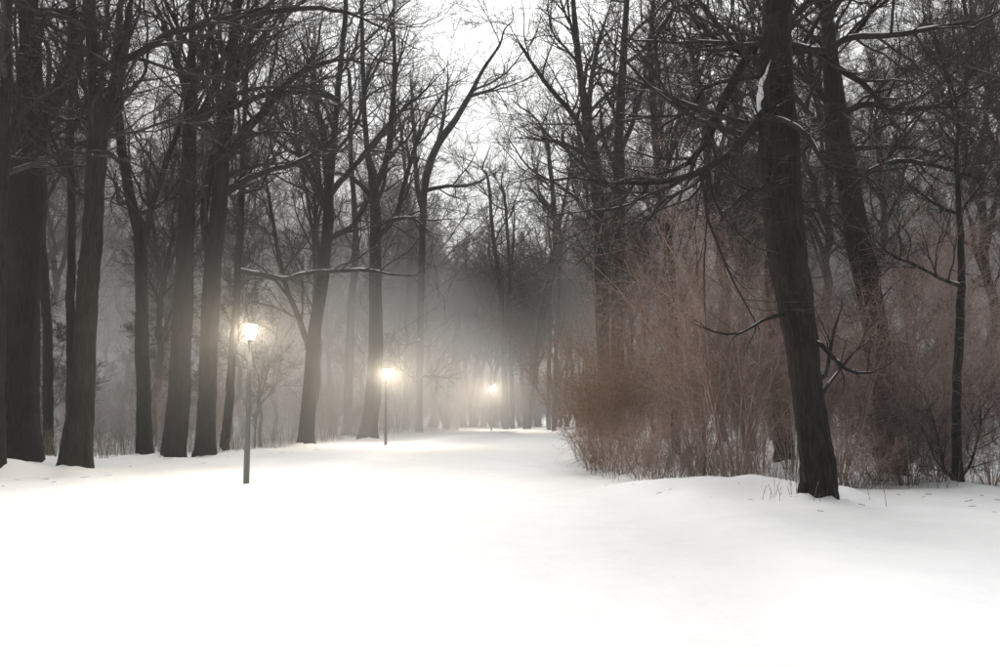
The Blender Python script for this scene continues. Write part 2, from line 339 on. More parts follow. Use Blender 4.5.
def snow_mat(name='fresh_snow', packed=False):
    m, nt, b, out = new_mat(name)
    N, L = nt.nodes.new, nt.links.new
    tc = N('ShaderNodeTexCoord')
    a = N('ShaderNodeTexNoise'); a.inputs['Scale'].default_value = 0.8; a.inputs['Detail'].default_value = 6; a.inputs['Roughness'].default_value = 0.6
    c = N('ShaderNodeTexNoise'); c.inputs['Scale'].default_value = 9.0; c.inputs['Detail'].default_value = 5
    L(tc.outputs['Object'], a.inputs['Vector']); L(tc.outputs['Object'], c.inputs['Vector'])
    b1 = N('ShaderNodeBump'); b1.inputs['Strength'].default_value = 0.6; b1.inputs['Distance'].default_value = 0.12
    b2 = N('ShaderNodeBump'); b2.inputs['Strength'].default_value = 0.7; b2.inputs['Distance'].default_value = 0.02
    L(a.outputs['Fac'], b1.inputs['Height']); L(c.outputs['Fac'], b2.inputs['Height'])
    L(b1.outputs[0], b2.inputs['Normal']); L(b2.outputs[0], b.inputs['Normal'])
    cr = N('ShaderNodeValToRGB')
    cr.color_ramp.elements[0].position = 0.3; cr.color_ramp.elements[0].color = (0.755, 0.76, 0.77, 1)
    cr.color_ramp.elements[1].position = 0.7; cr.color_ramp.elements[1].color = (0.83, 0.83, 0.835, 1)
    L(a.outputs['Fac'], cr.inputs['Fac'])
    col = cr.outputs[0]
    if packed:
        at = N('ShaderNodeAttribute'); at.attribute_name = 'packed'
        n3 = N('ShaderNodeTexNoise'); n3.inputs['Scale'].default_value = 1.6; n3.inputs['Detail'].default_value = 7; n3.inputs['Roughness'].default_value = 0.65
        L(tc.outputs['Object'], n3.inputs['Vector'])
        r3 = N('ShaderNodeMapRange'); r3.inputs['From Min'].default_value = 0.3; r3.inputs['From Max'].default_value = 0.7; r3.inputs['To Min'].default_value = 0.35; r3.inputs['To Max'].default_value = 1.0
        L(n3.outputs['Fac'], r3.inputs['Value'])
        mu = N('ShaderNodeMath'); mu.operation = 'MULTIPLY'
        L(at.outputs['Fac'], mu.inputs[0]); L(r3.outputs[0], mu.inputs[1])
        mx = N('ShaderNodeMix'); mx.data_type = 'RGBA'; mx.inputs[7].default_value = (0.69, 0.69, 0.69, 1)
        L(mu.outputs[0], mx.inputs['Factor']); L(col, mx.inputs[6]); col = mx.outputs[2]
    L(col, b.inputs['Base Color'])
    b.inputs['Roughness'].default_value = 0.75
    b.inputs['Specular IOR Level'].default_value = 0.25
    return m
M['snow'] = snow_mat()
M['snow_ground'] = snow_mat('settled_snow', True)

def plain_mat(name, c, rough=0.5, metal=0.0, noise=0.15):
    m, nt, b, out = new_mat(name)
    N, L = nt.nodes.new, nt.links.new
    tc = N('ShaderNodeTexCoord')
    n = N('ShaderNodeTexNoise'); n.inputs['Scale'].default_value = 14; n.inputs['Detail'].default_value = 4
    L(tc.outputs['Object'], n.inputs['Vector'])
    cr = N('ShaderNodeValToRGB')
    cr.color_ramp.elements[0].color = rgba([v * (1 - noise) for v in c]); cr.color_ramp.elements[1].color = rgba([min(1, v * (1 + noise)) for v in c])
    L(n.outputs['Fac'], cr.inputs['Fac']); L(cr.outputs[0], b.inputs['Base Color'])
    b.inputs['Roughness'].default_value = rough; b.inputs['Metallic'].default_value = metal
    return m
M['post'] = plain_mat('grey_green_post_paint', (0.13, 0.134, 0.128), 0.55, 0.0, 0.25)
M['cap'] = plain_mat('lamp_cap_metal', (0.25, 0.25, 0.24), 0.5, 0.3)
m, nt, b, out = new_mat('lit_lamp_glass')
b.inputs['Base Color'].default_value = (0.9, 0.88, 0.82, 1)
b.inputs['Emission Color'].default_value = (1.0, 0.86, 0.66, 1)
b.inputs['Emission Strength'].default_value = LAMP_STRENGTH
M['glass'] = m
M['glass_dim'] = m.copy(); M['glass_dim'].node_tree.nodes['Principled BSDF'].inputs['Emission Strength'].default_value = LAMP_STRENGTH * 0.9
M['glass_bright'] = m.copy(); M['glass_bright'].node_tree.nodes['Principled BSDF'].inputs['Emission Strength'].default_value = LAMP_STRENGTH * 1.6

# ------------------------------------------------------------------ mesh helpers
class MB:
    """collects vertices and quads/triangles; build() links them as one mesh object"""
    def __init__(self):
        self.v, self.q, self.n = [], [], 0
    def add(self, v, q):
        self.v.append(v.reshape(-1, 3)); self.q.append(q + self.n); self.n += len(self.v[-1])
    def tubes(self, P, R, sides=3, wob=None):
        P = np.asarray(P, float); R = np.asarray(R, float)
        if P.ndim == 2:
            P, R = P[None], R[None]
        N, n, _ = P.shape
        if N == 0:
            return
        T = np.gradient(P, axis=1)
        T /= np.linalg.norm(T, axis=2, keepdims=True) + 1e-9
        mt = T.mean(axis=1)
        ref = np.zeros((N, 3)); ref[np.arange(N), np.argmin(np.abs(mt), axis=1)] = 1.0
        U = np.cross(T, ref[:, None, :]); U /= np.linalg.norm(U, axis=2, keepdims=True) + 1e-9
        V = np.cross(T, U)
        a = np.arange(sides) * 2 * math.pi / sides
        rad = R[:, :, None] * np.ones(sides)
        if wob is not None:
            rad = rad * wob(a, n)
        verts = P[:, :, None, :] + rad[..., None] * (U[:, :, None, :] * np.cos(a)[:, None] + V[:, :, None, :] * np.sin(a)[:, None])
        i = np.arange(N)[:, None, None] * (n * sides); j = np.arange(n - 1)[None, :, None] * sides; k = np.arange(sides)[None, None, :]
        k2 = (k + 1) % sides
        q = np.stack([i + j + k, i + j + k2, i + j + sides + k2, i + j + sides + k], axis=-1).reshape(-1, 4)
        self.add(verts, q)
    def build(self, name, mat, parent=None, smooth=True, origin=None):
        me = mesh_from(self.v, self.q, name, mat, smooth, origin)
        o = bpy.data.objects.new(name, me)
        COL.objects.link(o)
        o.parent = parent
        return o

def mesh_from(vl, ql, name, mat, smooth=True, origin=None):
    v = np.concatenate(vl).astype(np.float32)
    if origin is not None:
        v = v - np.asarray(origin, np.float32)
    q = np.concatenate(ql).astype(np.int32)
    me = bpy.data.meshes.new(name)
    me.vertices.add(len(v)); me.vertices.foreach_set('co', v.ravel())
    k = q.shape[1]
    me.loops.add(q.size); me.loops.foreach_set('vertex_index', q.ravel())
    me.polygons.add(len(q))
    me.polygons.foreach_set('loop_start', np.arange(0, q.size, k, dtype=np.int32))
    me.polygons.foreach_set('loop_total', np.full(len(q), k, dtype=np.int32))
    if smooth:
        me.polygons.foreach_set('use_smooth', np.ones(len(q), dtype=bool))
    me.update(calc_edges=True)
    me.materials.append(mat)
    return me

def tag(o, label=None, cat=None, group=None, kind=None):
    if label: o['label'] = label
    if cat: o['category'] = cat
    if group: o['group'] = group
    if kind: o['kind'] = kind
    return o

def empty(name, loc, label=None, cat=None, group=None, rz=0.0):
    o = bpy.data.objects.new(name, None)
    COL.objects.link(o)
    o.empty_display_size = 0.3
    o.location = loc
    o.rotation_euler = (0, 0, rz)
    return tag(o, label, cat, group)

def resample(pts, n):
    """Catmull-Rom through rows of (x, y, z, radius)"""
    p = np.asarray(pts, float)
    seg = np.linalg.norm(np.diff(p[:, :3], axis=0), axis=1)
    t = np.concatenate([[0], np.cumsum(seg)]); t /= t[-1]
    ext = np.vstack([2 * p[0] - p[1], p, 2 * p[-1] - p[-2]])
    u = np.linspace(0, 1, n)
    i = np.clip(np.searchsorted(t, u, side='right') - 1, 0, len(p) - 2)
    f = ((u - t[i]) / (t[i + 1] - t[i] + 1e-9))[:, None]
    a, b_, c, d = ext[i], ext[i + 1], ext[i + 2], ext[i + 3]
    r = 0.5 * (2 * b_ + (c - a) * f + (2 * a - 5 * b_ + 4 * c - d) * f ** 2 + (3 * b_ - a - 3 * c + d) * f ** 3)
    r[:, 3] = np.interp(u, t, p[:, 3])
    return r

def grow(P, R, count, t0, t1, angle, asd, length, lsd, rr, nseg, wander, up, rmin=0.004, taper=0.25, maxlen=9.0, falloff=0.5, abs_len=None):
    """side branches of every branch in P: vectorised"""
    N, n, _ = P.shape
    if N == 0:
        return np.zeros((0, nseg + 1, 3)), np.zeros((0, nseg + 1))
    idx = np.repeat(np.arange(N), count)
    k = np.tile(np.arange(count), N)
    t = t0 + (t1 - t0) * (k + rng.random(len(idx))) / count
    f = t * (n - 1); i = np.minimum(f.astype(int), n - 2); fr = (f - i)[:, None]
    A, B = P[idx, i], P[idx, i + 1]
    S = A * (1 - fr) + B * fr
    r0 = R[idx, i] * (1 - fr[:, 0]) + R[idx, i + 1] * fr[:, 0]
    T = B - A; T /= np.linalg.norm(T, axis=1, keepdims=True) + 1e-9
    rv = rng.normal(size=T.shape); rv -= (rv * T).sum(1, keepdims=True) * T; rv /= np.linalg.norm(rv, axis=1, keepdims=True) + 1e-9
    an = (angle + asd * rng.normal(size=len(idx)))[:, None]
    D = T * np.cos(an) + rv * np.sin(an)
    plen = np.linalg.norm(np.diff(P, axis=1), axis=2).sum(1)[idx]
    base = plen * length if abs_len is None else np.full(len(idx), abs_len)
    ln = np.minimum(maxlen, base * (1 - falloff * t) * np.exp(lsd * rng.normal(size=len(idx))))
    rad = np.maximum(rmin, np.minimum(r0 * rr, 0.004 + ln * 0.018))
    pts = [S]
    for s in range(nseg):
        D = D + wander * rng.normal(size=D.shape); D[:, 2] += up
        D /= np.linalg.norm(D, axis=1, keepdims=True) + 1e-9
        pts.append(pts[-1] + D * (ln / nseg)[:, None])
    Q = np.stack(pts, 1)
    RR = rad[:, None] * np.linspace(1, taper, nseg + 1)[None]
    return Q, np.maximum(RR, rmin * 0.6)

OCT = np.array([[1, 0, 0], [0, 1, 0], [-1, 0, 0], [0, -1, 0], [0, 0, 0.8], [0, 0, -0.6]], float)
OCT_Q = np.array([[0, 1, 4, 4], [1, 2, 4, 4], [2, 3, 4, 4], [3, 0, 4, 4], [1, 0, 5, 5], [2, 1, 5, 5], [3, 2, 5, 5], [0, 3, 5, 5]])
def clumps(P, R, n, lo, hi):
    """small lumps of snow caught on branches: a triangle mesh"""
    i = rng.integers(len(P), size=n); j = rng.integers(1, P.shape[1] - 1, size=n)
    c = P[i, j].copy(); sz = lo + (hi - lo) * rng.random(n) ** 2
    c[:, 2] += R[i, j] + sz * 0.3
    jit = 1 + 0.35 * rng.normal(size=(n, 6, 1))
    V = c[:, None] + OCT[None] * sz[:, None, None] * jit * np.array([1.3, 1.3, 0.8])
    q = OCT_Q[None, :, :3] + (np.arange(n) * 6)[:, None, None]
    return V.reshape(-1, 3), q.reshape(-1, 3)

def trunk_wobble(seed, hlen, r_base, flare=0.55, lobes=5, furrow=False):
    rr = np.random.default_rng(seed)
    ph = rr.random(6) * 6.28
    def f(a, n):
        z = np.linspace(0, hlen, n)[:, None]
        w = 1 + 0.035 * np.sin(3 * a + ph[0] + 0.7 * z) + 0.03 * np.sin(5 * a + ph[1] - 0.5 * z) + 0.03 * np.sin(2 * a + ph[2] + 1.9 * z) + 0.02 * np.sin(9 * a + ph[5] + 0.4 * z) + 0.03 * np.sin(2.3 * z + ph[3]) * np.sin(a + ph[4])
        if furrow:                      # deep furrows running up the trunk
            for q_, am in ((13, 0.030), (23, 0.022), (37, 0.012)):
                wr = 1.1 * np.sin(0.9 * z + ph[2] + 3 * a) + 0.8 * np.sin(2.7 * z + ph[4] + 5 * a) + 0.5 * np.sin(6.1 * z + 2 * a)
                w = w + am * (1 - 2 * np.abs(np.sin(0.5 * q_ * a + wr * 0.9 + ph[q_ % 6]))) * (0.6 + 0.4 * np.sin(1.7 * z + q_ + 2 * a))
        w = w + flare * np.exp(-np.maximum(0, z - 0.3) / (0.22 + 0.5 * r_base)) * (0.6 + 0.4 * np.sin(lobes * a + ph[3]) + 0.25 * np.sin(2 * a + ph[1]))
        return w[None]
    return f

# ------------------------------------------------------------------ the ground
def make_ground():
    n = 300
    u = np.linspace(-1, 1, n)
    xs = 30 * u + 370 * np.sign(u) * np.abs(u) ** 9
    v = np.linspace(0, 1, n + 40)
    ys = -60 + 62 * np.minimum(1, v / 0.1) + 60 * np.maximum(0, v - 0.1) / 0.9 + 340 * np.maximum(0, (v - 0.1) / 0.9) ** 4
    X, Y = np.meshgrid(xs, ys)
    Z = ground_z(X, Y)
    verts = np.stack([X, Y, Z], -1).reshape(-1, 3)
    ny, nx = X.shape
    i = np.arange(ny - 1)[:, None] * nx + np.arange(nx - 1)[None]
    q = np.stack([i, i + 1, i + nx + 1, i + nx], -1).reshape(-1, 4)
    g = MB(); g.add(verts, q)
    o = g.build('snow_ground', M['snow_ground'])
    pk = 1 - sm(2.6, 4.0, np.abs(X - path_centre(Y)) + 0.35 * np.sin(Y * 0.8) * np.sin(X * 0.9 + Y * 0.3))
    at = o.data.attributes.new('packed', 'FLOAT', 'POINT')
    at.data.foreach_set('value', pk.ravel().astype(np.float32))
    tag(o, 'white snow covering the clearing, the winding path and the wood floor', kind='structure')
make_ground()

# ------------------------------------------------------------------ trees traced from the photograph
def snow_strip(mb, line, amount=1.0):
    """snow lying along the top of a limb: line rows (x,y,z,r)"""
    line = resample(line, max(16, len(line) * 2))
    n = len(line)
    t = np.linspace(0, 1, n)
    ph = line[0, 0] * 5
    k = 0.52 + 0.26 * np.sin(t * n * 0.31 + ph) + 0.22 * np.sin(t * n * 0.83 + ph * 2) + 0.12 * rng.normal(size=n)
    k = np.clip(k, 0.02, 0.8) * amount
    r = np.maximum(line[:, 3], 0.02) * k
    r[0] *= 0.2; r[-1] *= 0.2
    p = line[:, :3].copy(); p[:, 2] += line[:, 3] * 0.9 - r * 0.25 - 0.004
    mb.tubes(p, r, 6)

def hero_tree(spec):
    Y = spec['d']
    s = px_scale(Y)
    tr = spec['trunk']
    pts = []
    dz = spec.get('lean_depth', 0.0)
    for i, (px, py, w) in enumerate(tr):
        t = i / (len(tr) - 1)
        p = unproj(px, py, Y + dz * t)
        pts.append([*p, w * s * 0.47])
    base = np.array(pts[0][:3]); gz = float(ground_z(base[0], base[1]))
    base[2] = gz - 0.1
    gz = gz - 0.1
    pts[0][2] = gz
    pts = [[pts[0][0], pts[0][1], gz - 0.35, pts[0][3]]] + pts
    if pts[2][2] < gz + 0.1:
        pts[2][2] = gz + 0.25
    htot = spec.get('height', 17)
    top = pts[-1]
    dirv = np.array(top[:3]) - np.array(pts[-2][:3]); dirv /= np.linalg.norm(dirv); dirv = dirv * 0.5 + np.array([0, 0, 0.5]); dirv /= np.linalg.norm(dirv)
    rem = max(3.5, gz + htot - top[2])
    if rem > 0.5:
        for k in (0.33, 0.66, 1.0):
            j = rng.normal(size=3) * 0.25; j[2] = 0
            pts.append([*(np.array(top[:3]) + dirv * rem * k + j), max(0.012, top[3] * (1 - 0.93 * k))])
    root = empty(spec.get('name', 'bare_tree'), base, spec['label'], 'tree', spec.get('group', 'leafless trees of the wood'))
    L = np.linalg.norm(np.diff(np.array(pts)[:, :3], axis=0), axis=1).sum()
    n = int(max(28, L / (0.07 if spec.get('furrow') else 0.22)))
    line = resample(pts, n)
    tk = np.cumsum(rng.normal(size=(n, 2)), axis=0); tk -= np.linspace(0, 1, n)[:, None] * tk[-1]
    line[:, :2] += tk * 0.012 * math.sqrt(60.0 / n)
    sd = int(abs(tr[0][0]) * 7 + 3)
    mb = MB()
    sides = spec.get('sides', 20)
    mb.tubes(line[:, :3], line[:, 3], sides, trunk_wobble(sd, L, pts[0][3], spec.get('flare', 0.3), furrow=spec.get('furrow', False)))
    mb.build('trunk', M[spec.get('bark', 'bark')], root, origin=base)
    # limbs: those traced, then some of its own higher up
    limbs, bare = [], []
    for (lp, ldz, sn, *off) in spec.get('limbs', []):
        q = []
        for i, (px, py, w) in enumerate(lp):
            t = i / (len(lp) - 1)
            d = Y + (off[0] if off else 0.0) + ldz * t
            p = unproj(px, py, d)
            q.append([*p, w * px_scale(d) * 0.5])
        # start on the trunk's axis
        j = np.argmin(((line[:, 0] - q[0][0]) / 1.0) ** 2 + (line[:, 2] - q[0][2]) ** 2)
        if not off and math.hypot(line[j, 0] - q[0][0], line[j, 2] - q[0][2]) < max(0.9, line[j, 3] * 3):
            q = [[*line[j, :3], min(line[j, 3] * 0.8, q[0][3] * 1.25)]] + q[1:] if len(q) > 2 else [[*line[j, :3], q[0][3]]] + q[1:]
        ll = resample(q, max(10, int(np.linalg.norm(np.diff(np.array(q)[:, :3], axis=0), axis=1).sum() / 0.3)))
        m = len(ll)
        kink = np.cumsum(rng.normal(size=(m, 3)) * 0.02, axis=0); kink -= np.linspace(0, 1, m)[:, None] * kink[-1]
        ll[:, :3] += kink
        ll[:, 3] *= np.interp(np.linspace(0, 1, m), [0, 0.7, 1], [1, 1, 0.3])
        lm = MB(); lm.tubes(ll[:, :3], ll[:, 3], 9)
        lo = lm.build('limb', M['limb'], root, origin=base)
        (bare if spec.get('furrow') and lp[0][1] > 300 else limbs).append(ll)
        if sn:
            a, b_ = (0.0, 1.0) if sn in (True, 'side') else sn
            sl = ll[int(a * (m - 1)):int(b_ * (m - 1)) + 1]
            if len(sl) > 3:
                sb_ = MB()
                if sn == 'side':
                    q2 = resample(sl, 24)[5:]
                    q2[:, 0] -= q2[:, 3] * 0.55; q2[:, 1] -= 0.03
                    sb_.tubes(q2[:, :3], q2[:, 3] * (0.78 + 0.12 * np.sin(np.arange(19) * 1.3)) * np.interp(np.arange(19), [0, 2, 15, 18], [0.3, 1, 0.8, 0.1]), 8)
                else:
                    snow_strip(sb_, sl)
                sb_.build('snow', M['snow'], lo, origin=base)
    crown = MB()
    na = spec.get('auto', 10)
    if na:
        P0, R0 = line[None, :, :3], line[None, :, 3]
        h0 = spec.get('auto_from', 0.42)
        A, RA = grow(P0, R0, na, h0, 0.97, 0.85, 0.22, 0.36, 0.25, 0.55, 12, 0.16, 0.07, rmin=0.012, taper=0.2, maxlen=7.5, falloff=0.55)
        crown.tubes(A, RA, 6)
    else:
        A, RA = np.zeros((0, 13, 3)), np.zeros((0, 13))
    Lm = [resample(l, 13) for l in limbs]
    if Lm:
        LP = np.stack([l[:, :3] for l in Lm]); LR = np.stack([l[:, 3] for l in Lm])
        A2, R2 = np.concatenate([A, LP]), np.concatenate([RA, LR])
    else:
        A2, R2 = A, RA
    f = spec.get('twigs', 1.0) * (0.7 if Y > 50 else 1.0)
    rm = max(0.0045, 0.20 * s)
    B1, RB1 = grow(A2, R2, int(12 * f) + 1, 0.10, 1.0, 0.72, 0.3, 0.48, 0.35, 0.6, 7, 0.18, 0.06, rmin=rm * 1.5, maxlen=3.6, falloff=0.35)
    C1, RC1 = grow(B1, RB1, 5, 0.15, 1.0, 0.68, 0.3, 0.58, 0.35, 0.6, 4, 0.17, 0.05, rmin=rm * 0.9, maxlen=2.2, falloff=0.3)
    D1, RD1 = grow(C1, RC1, 6, 0.15, 1.0, 0.62, 0.3, 0.62, 0.35, 0.65, 1, 0.16, 0.04, rmin=rm * 0.62, maxlen=1.1, falloff=0.3)
    crown.tubes(B1, RB1, 4); crown.tubes(C1, RC1, 3); crown.tubes(D1, RD1, 3)
    if bare:
        bl = [resample(l, 13) for l in bare]
        Bb, Rb = grow(np.stack([l[:, :3] for l in bl]), np.stack([l[:, 3] for l in bl]), 4, 0.35, 1.0, 0.6, 0.3, 0.35, 0.3, 0.5, 5, 0.16, 0.04, rmin=rm)
        Cb, Rc = grow(Bb, Rb, 3, 0.2, 1.0, 0.7, 0.3, 0.45, 0.3, 0.6, 3, 0.16, 0.04, rmin=rm * 0.7)
        crown.tubes(Bb, Rb, 4); crown.tubes(Cb, Rc, 3)
    ep = spec.get('epicormic')          # bushy short shoots on the trunk itself
    if ep:
        E, RE = grow(line[None, :, :3], line[None, :, 3], ep[0], ep[1], ep[2], 1.2, 0.35, 0, 0.4, 0.25, 5, 0.25, ep[3] if len(ep) > 3 else 0.1, rmin=rm, abs_len=1.0, falloff=0.0, maxlen=1.9)
        E2, RE2 = grow(E, RE, 4, 0.2, 1.0, 0.8, 0.3, 0.5, 0.3, 0.7, 3, 0.25, 0.04, rmin=rm * 0.8)
        E3, RE3 = grow(E2, RE2, 2, 0.2, 1.0, 0.8, 0.3, 0.5, 0.3, 0.7, 2, 0.25, 0.04, rmin=rm * 0.7)
        crown.tubes(E, RE, 3); crown.tubes(E2, RE2, 3); crown.tubes(E3, RE3, 3)
    if Y < 50 and len(B1):
        cv, cq = clumps(B1, RB1, int(60 * f), 0.006, 0.016 * (1 + Y / 40))
        cm = MB(); cm.add(cv, cq)
        tag(cm.build('snow_clumps', M['snow'], root, origin=base), kind='stuff')
    if crown.n:
        crown.build('crown', M['twig'], root, origin=base)
    return root

for h in HEROES:
    hero_tree(h)

# ------------------------------------------------------------------ prototypes for the deeper wood
def proto_tree(height, r0, clear, leaders, nb, name, far=False):
    n = 22
    t = np.linspace(0, 1, n)
    w = np.cumsum(rng.normal(size=(n, 2)) * 0.17 * (height / 21) ** 1.5, axis=0); w -= w[0]
    P = np.stack([w[:, 0], w[:, 1], -0.5 + t * (height * 0.86 + 0.5)], 1)
    R = r0 * (1 - 0.95 * t) + 0.006
    tb = MB(); tb.tubes(P, R, 12, trunk_wobble(int(height * 13), height, r0, 0.3))
    a = 1.0 * clear
    Ld, RL = grow(P[None], R[None], leaders, a, a + 0.25, 0.38, 0.1, 0.5, 0.12, 0.75, 12, 0.10, 0.06, rmin=0.02, falloff=0.1, maxlen=12)
    tb.tubes(Ld, RL, 8)
    A, RA = grow(P[None], R[None], nb, a - 0.05, 0.98, 0.75, 0.2, 0.30, 0.25, 0.6, 9, 0.14, 0.08, rmin=0.015, falloff=0.55)
    A2, RA2 = grow(Ld, RL, nb // 2, 0.25, 0.98, 0.7, 0.2, 0.34, 0.25, 0.6, 9, 0.14, 0.07, rmin=0.015, falloff=0.4)
    A = np.concatenate([A, A2]); RA = np.concatenate([RA, RA2])
    cb = MB(); cb.tubes(A, RA, 4)
    B1, R1 = grow(A, RA, 10, 0.12, 1.0, 0.75, 0.25, 0.45, 0.3, 0.65, 5, 0.18, 0.06, rmin=0.012, maxlen=2.6)
    if far:
        C1, R2 = grow(B1, R1, 6, 0.12, 1.0, 0.68, 0.3, 0.58, 0.3, 0.65, 2, 0.16, 0.06, rmin=0.011, maxlen=1.7)
        D1, R3 = grow(C1, R2, 3, 0.10, 1.0, 0.62, 0.3, 0.65, 0.3, 0.7, 1, 0.16, 0.05, rmin=0.011, maxlen=1.1)
    else:
        C1, R2 = grow(B1, R1, 7, 0.12, 1.0, 0.68, 0.3, 0.58, 0.3, 0.65, 3, 0.16, 0.06, rmin=0.008, maxlen=1.7)
        D1, R3 = grow(C1, R2, 7, 0.10, 1.0, 0.62, 0.3, 0.65, 0.3, 0.7, 1, 0.16, 0.05, rmin=0.0062, maxlen=1.1)
    cb.tubes(B1, R1, 3); cb.tubes(C1, R2, 3); cb.tubes(D1, R3, 3)
    return [('trunk', mesh_from(tb.v, tb.q, name + '_trunk', M['bark_bg'])), ('crown', mesh_from(cb.v, cb.q, name + '_crown', M['twig_bg']))]

def proto_shrub(height, stems, spread, mat, name, leaves=0):
    P, R = [], []
    for k in range(stems):
        an = rng.random() * 6.28; tilt = spread * rng.random() ** 0.7
        d = np.array([math.cos(an) * tilt, math.sin(an) * tilt, 1.0]); d /= np.linalg.norm(d)
        p = np.array([math.cos(an) * 0.25 * rng.random(), math.sin(an) * 0.25 * rng.random(), -0.15])
        hgt = height * (0.55 + 0.45 * rng.random())
        q = [p]
        for s in range(9):
            d = d + rng.normal(size=3) * 0.09; d /= np.linalg.norm(d)
            q.append(q[-1] + d * hgt / 9)
        P.append(q); R.append((0.007 + 0.018 * rng.random() ** 3) * np.linspace(1, 0.3, 10))
    P, R = np.array(P), np.array(R)
    sb = MB(); sb.tubes(P, R, 5)
    tb = MB()
    A, RA = grow(P, R, 10, 0.28, 1.0, 0.7, 0.3, 0.30, 0.3, 0.7, 5, 0.16, 0.03, rmin=0.0045, falloff=0.3)
    B1, R1 = grow(A, RA, 4, 0.12, 1.0, 0.8, 0.35, 0.55, 0.3, 0.75, 3, 0.18, 0.03, rmin=0.0036, falloff=0.2)
    C1, R2 = grow(B1, R1, 4, 0.12, 1.0, 0.8, 0.35, 0.6, 0.3, 0.8, 2, 0.18, 0.02, rmin=0.0026, falloff=0.2)
    tb.tubes(A, RA, 3); tb.tubes(B1, R1, 3); tb.tubes(C1, R2, 3)
    parts = [('stems', mesh_from(sb.v, sb.q, name + '_stems', mat)), ('twigs', mesh_from(tb.v, tb.q, name + '_twigs', mat))]
    if leaves:
        S = C1[:, -1]; S = S[rng.random(len(S)) < leaves]
        k = len(S)
        u = rng.normal(size=(k, 3)); u /= np.linalg.norm(u, axis=1, keepdims=True)
        v = np.cross(u, rng.normal(size=(k, 3))); v /= np.linalg.norm(v, axis=1, keepdims=True)
        a, b_ = 0.035, 0.018
        V = np.stack([S, S + u * a * 0.5 + v * b_, S + u * a, S + u * a * 0.5 - v * b_], 1)
        lb = MB(); lb.add(V, np.arange(k * 4).reshape(-1, 4))
        parts.append(('dry_leaves', mesh_from(lb.v, lb.q, name + '_leaves', M['leaf'], False)))
    return parts

def place(parts, name, loc, rz, sc, label, cat, group, tilt=0.0):
    e = empty(name, loc, label, cat, group, rz)
    e.scale = sc
    e.rotation_euler = (tilt * math.cos(rz * 3), tilt * math.sin(rz * 5), rz)
    for nm, me in parts:
        o = bpy.data.objects.new(nm, me)
        COL.objects.link(o)
        o.parent = e
        if nm in ('twigs', 'dry_leaves', 'snow_clumps'):
            o['kind'] = 'stuff'
    return e

TALL = [proto_tree(21, 0.23, 0.42, 2, 16, 'tall_a'), proto_tree(23, 0.27, 0.36, 3, 14, 'tall_b'),
        proto_tree(20, 0.20, 0.48, 2, 16, 'tall_c'), proto_tree(18, 0.17, 0.34, 2, 14, 'tall_d')]
FAR = [proto_tree(22, 0.23, 0.40, 2, 14, 'far_a', True), proto_tree(21, 0.20, 0.45, 2, 15, 'far_b', True), proto_tree(23, 0.26, 0.36, 3, 12, 'far_c', True)]
YOUNG = [proto_tree(10, 0.075, 0.25, 2, 7, 'young_a'), proto_tree(8, 0.06, 0.2, 1, 8, 'young_b')]
SHRUBS = [proto_shrub(6.8, 14, 0.36, M['shrub'], 'shrub_a'), proto_shrub(5.8, 15, 0.42, M['shrub'], 'shrub_b'),
          proto_shrub(6.2, 14, 0.40, M['shrub_orange'], 'shrub_c', 0.5), proto_shrub(3.4, 18, 0.55, M['shrub_dark'], 'shrub_d'),
          proto_shrub(2.2, 16, 0.8, M['shrub'], 'shrub_e')]

HERO_XY = np.array([unproj(h['trunk'][0][0], h['trunk'][0][1], h['d'])[:2] for h in HEROES])
placed = [tuple(p) for p in HERO_XY]
def front(px):                         # nearest distance of the deeper wood, by direction
    return float(np.interp(px, [-400, 0, 150, 250, 310, 380, 430, 500, 560, 575, 600, 700, 1000, 1400], [18, 29, 33, 38, 44, 54, 66, 76, 76, 66, 40, 31, 26, 20]))
def free(x, y, gap):
    return all((x - a) ** 2 + (y - b) ** 2 > gap * gap for a, b in placed)

def scatter(n, lo, hi, gap, pxr, fn, maxtry=20000, corridor=5.2):
    c = 0
    for _ in range(maxtry):
        if c >= n: break
        px = pxr[0] + (pxr[1] - pxr[0]) * rng.random()
        d = math.sqrt(lo * lo + (hi * hi - lo * lo) * rng.random())
        if d < front(px): continue
        x = (px - 500) / FPX * d; y = d
        if abs(x - float(path_centre(y))) < corridor: continue
        if not free(x, y, gap): continue
        placed.append((x, y)); fn(c, x, y, px, d); c += 1

def put_tall(c, x, y, px, d):
    far = d > 66 and x > -12 and x < 25
    if far:
        lb, g = 'bare tree in the dark grey wall of wood beyond the bend of the path', 'trees beyond the bend'
    elif x < float(path_centre(y)):
        lb, g = 'bare tree deeper in the misty wood behind the front trunks on the lamp side', 'trees deep in the wood on the lamp side'
    else:
        lb, g = 'bare tree deeper in the wood behind the red-brown thicket', 'trees deep behind the thicket'
    s = (1.05 if far else 0.85) + 0.3 * rng.random()
    if 452 < px < 535:                 # the gap above the path stays open to the sky
        s = min(s, 0.25 * d / 22)
    place(TALL[int(rng.integers(4))] if d < 55 else FAR[int(rng.integers(3))], 'woodland_tree', (x, y, float(ground_z(x, y))), rng.random() * 6.28, (s, s, s * (0.92 + 0.16 * rng.random())), lb, 'tree', g, 0.09)
scatter(82, 27, 75, 3.0, (-60, 1060), put_tall)
scatter(60, 72, 125, 2.2, (380, 640), put_tall, corridor=3.0)
scatter(80, 62, 120, 2.6, (-20, 1020), put_tall)
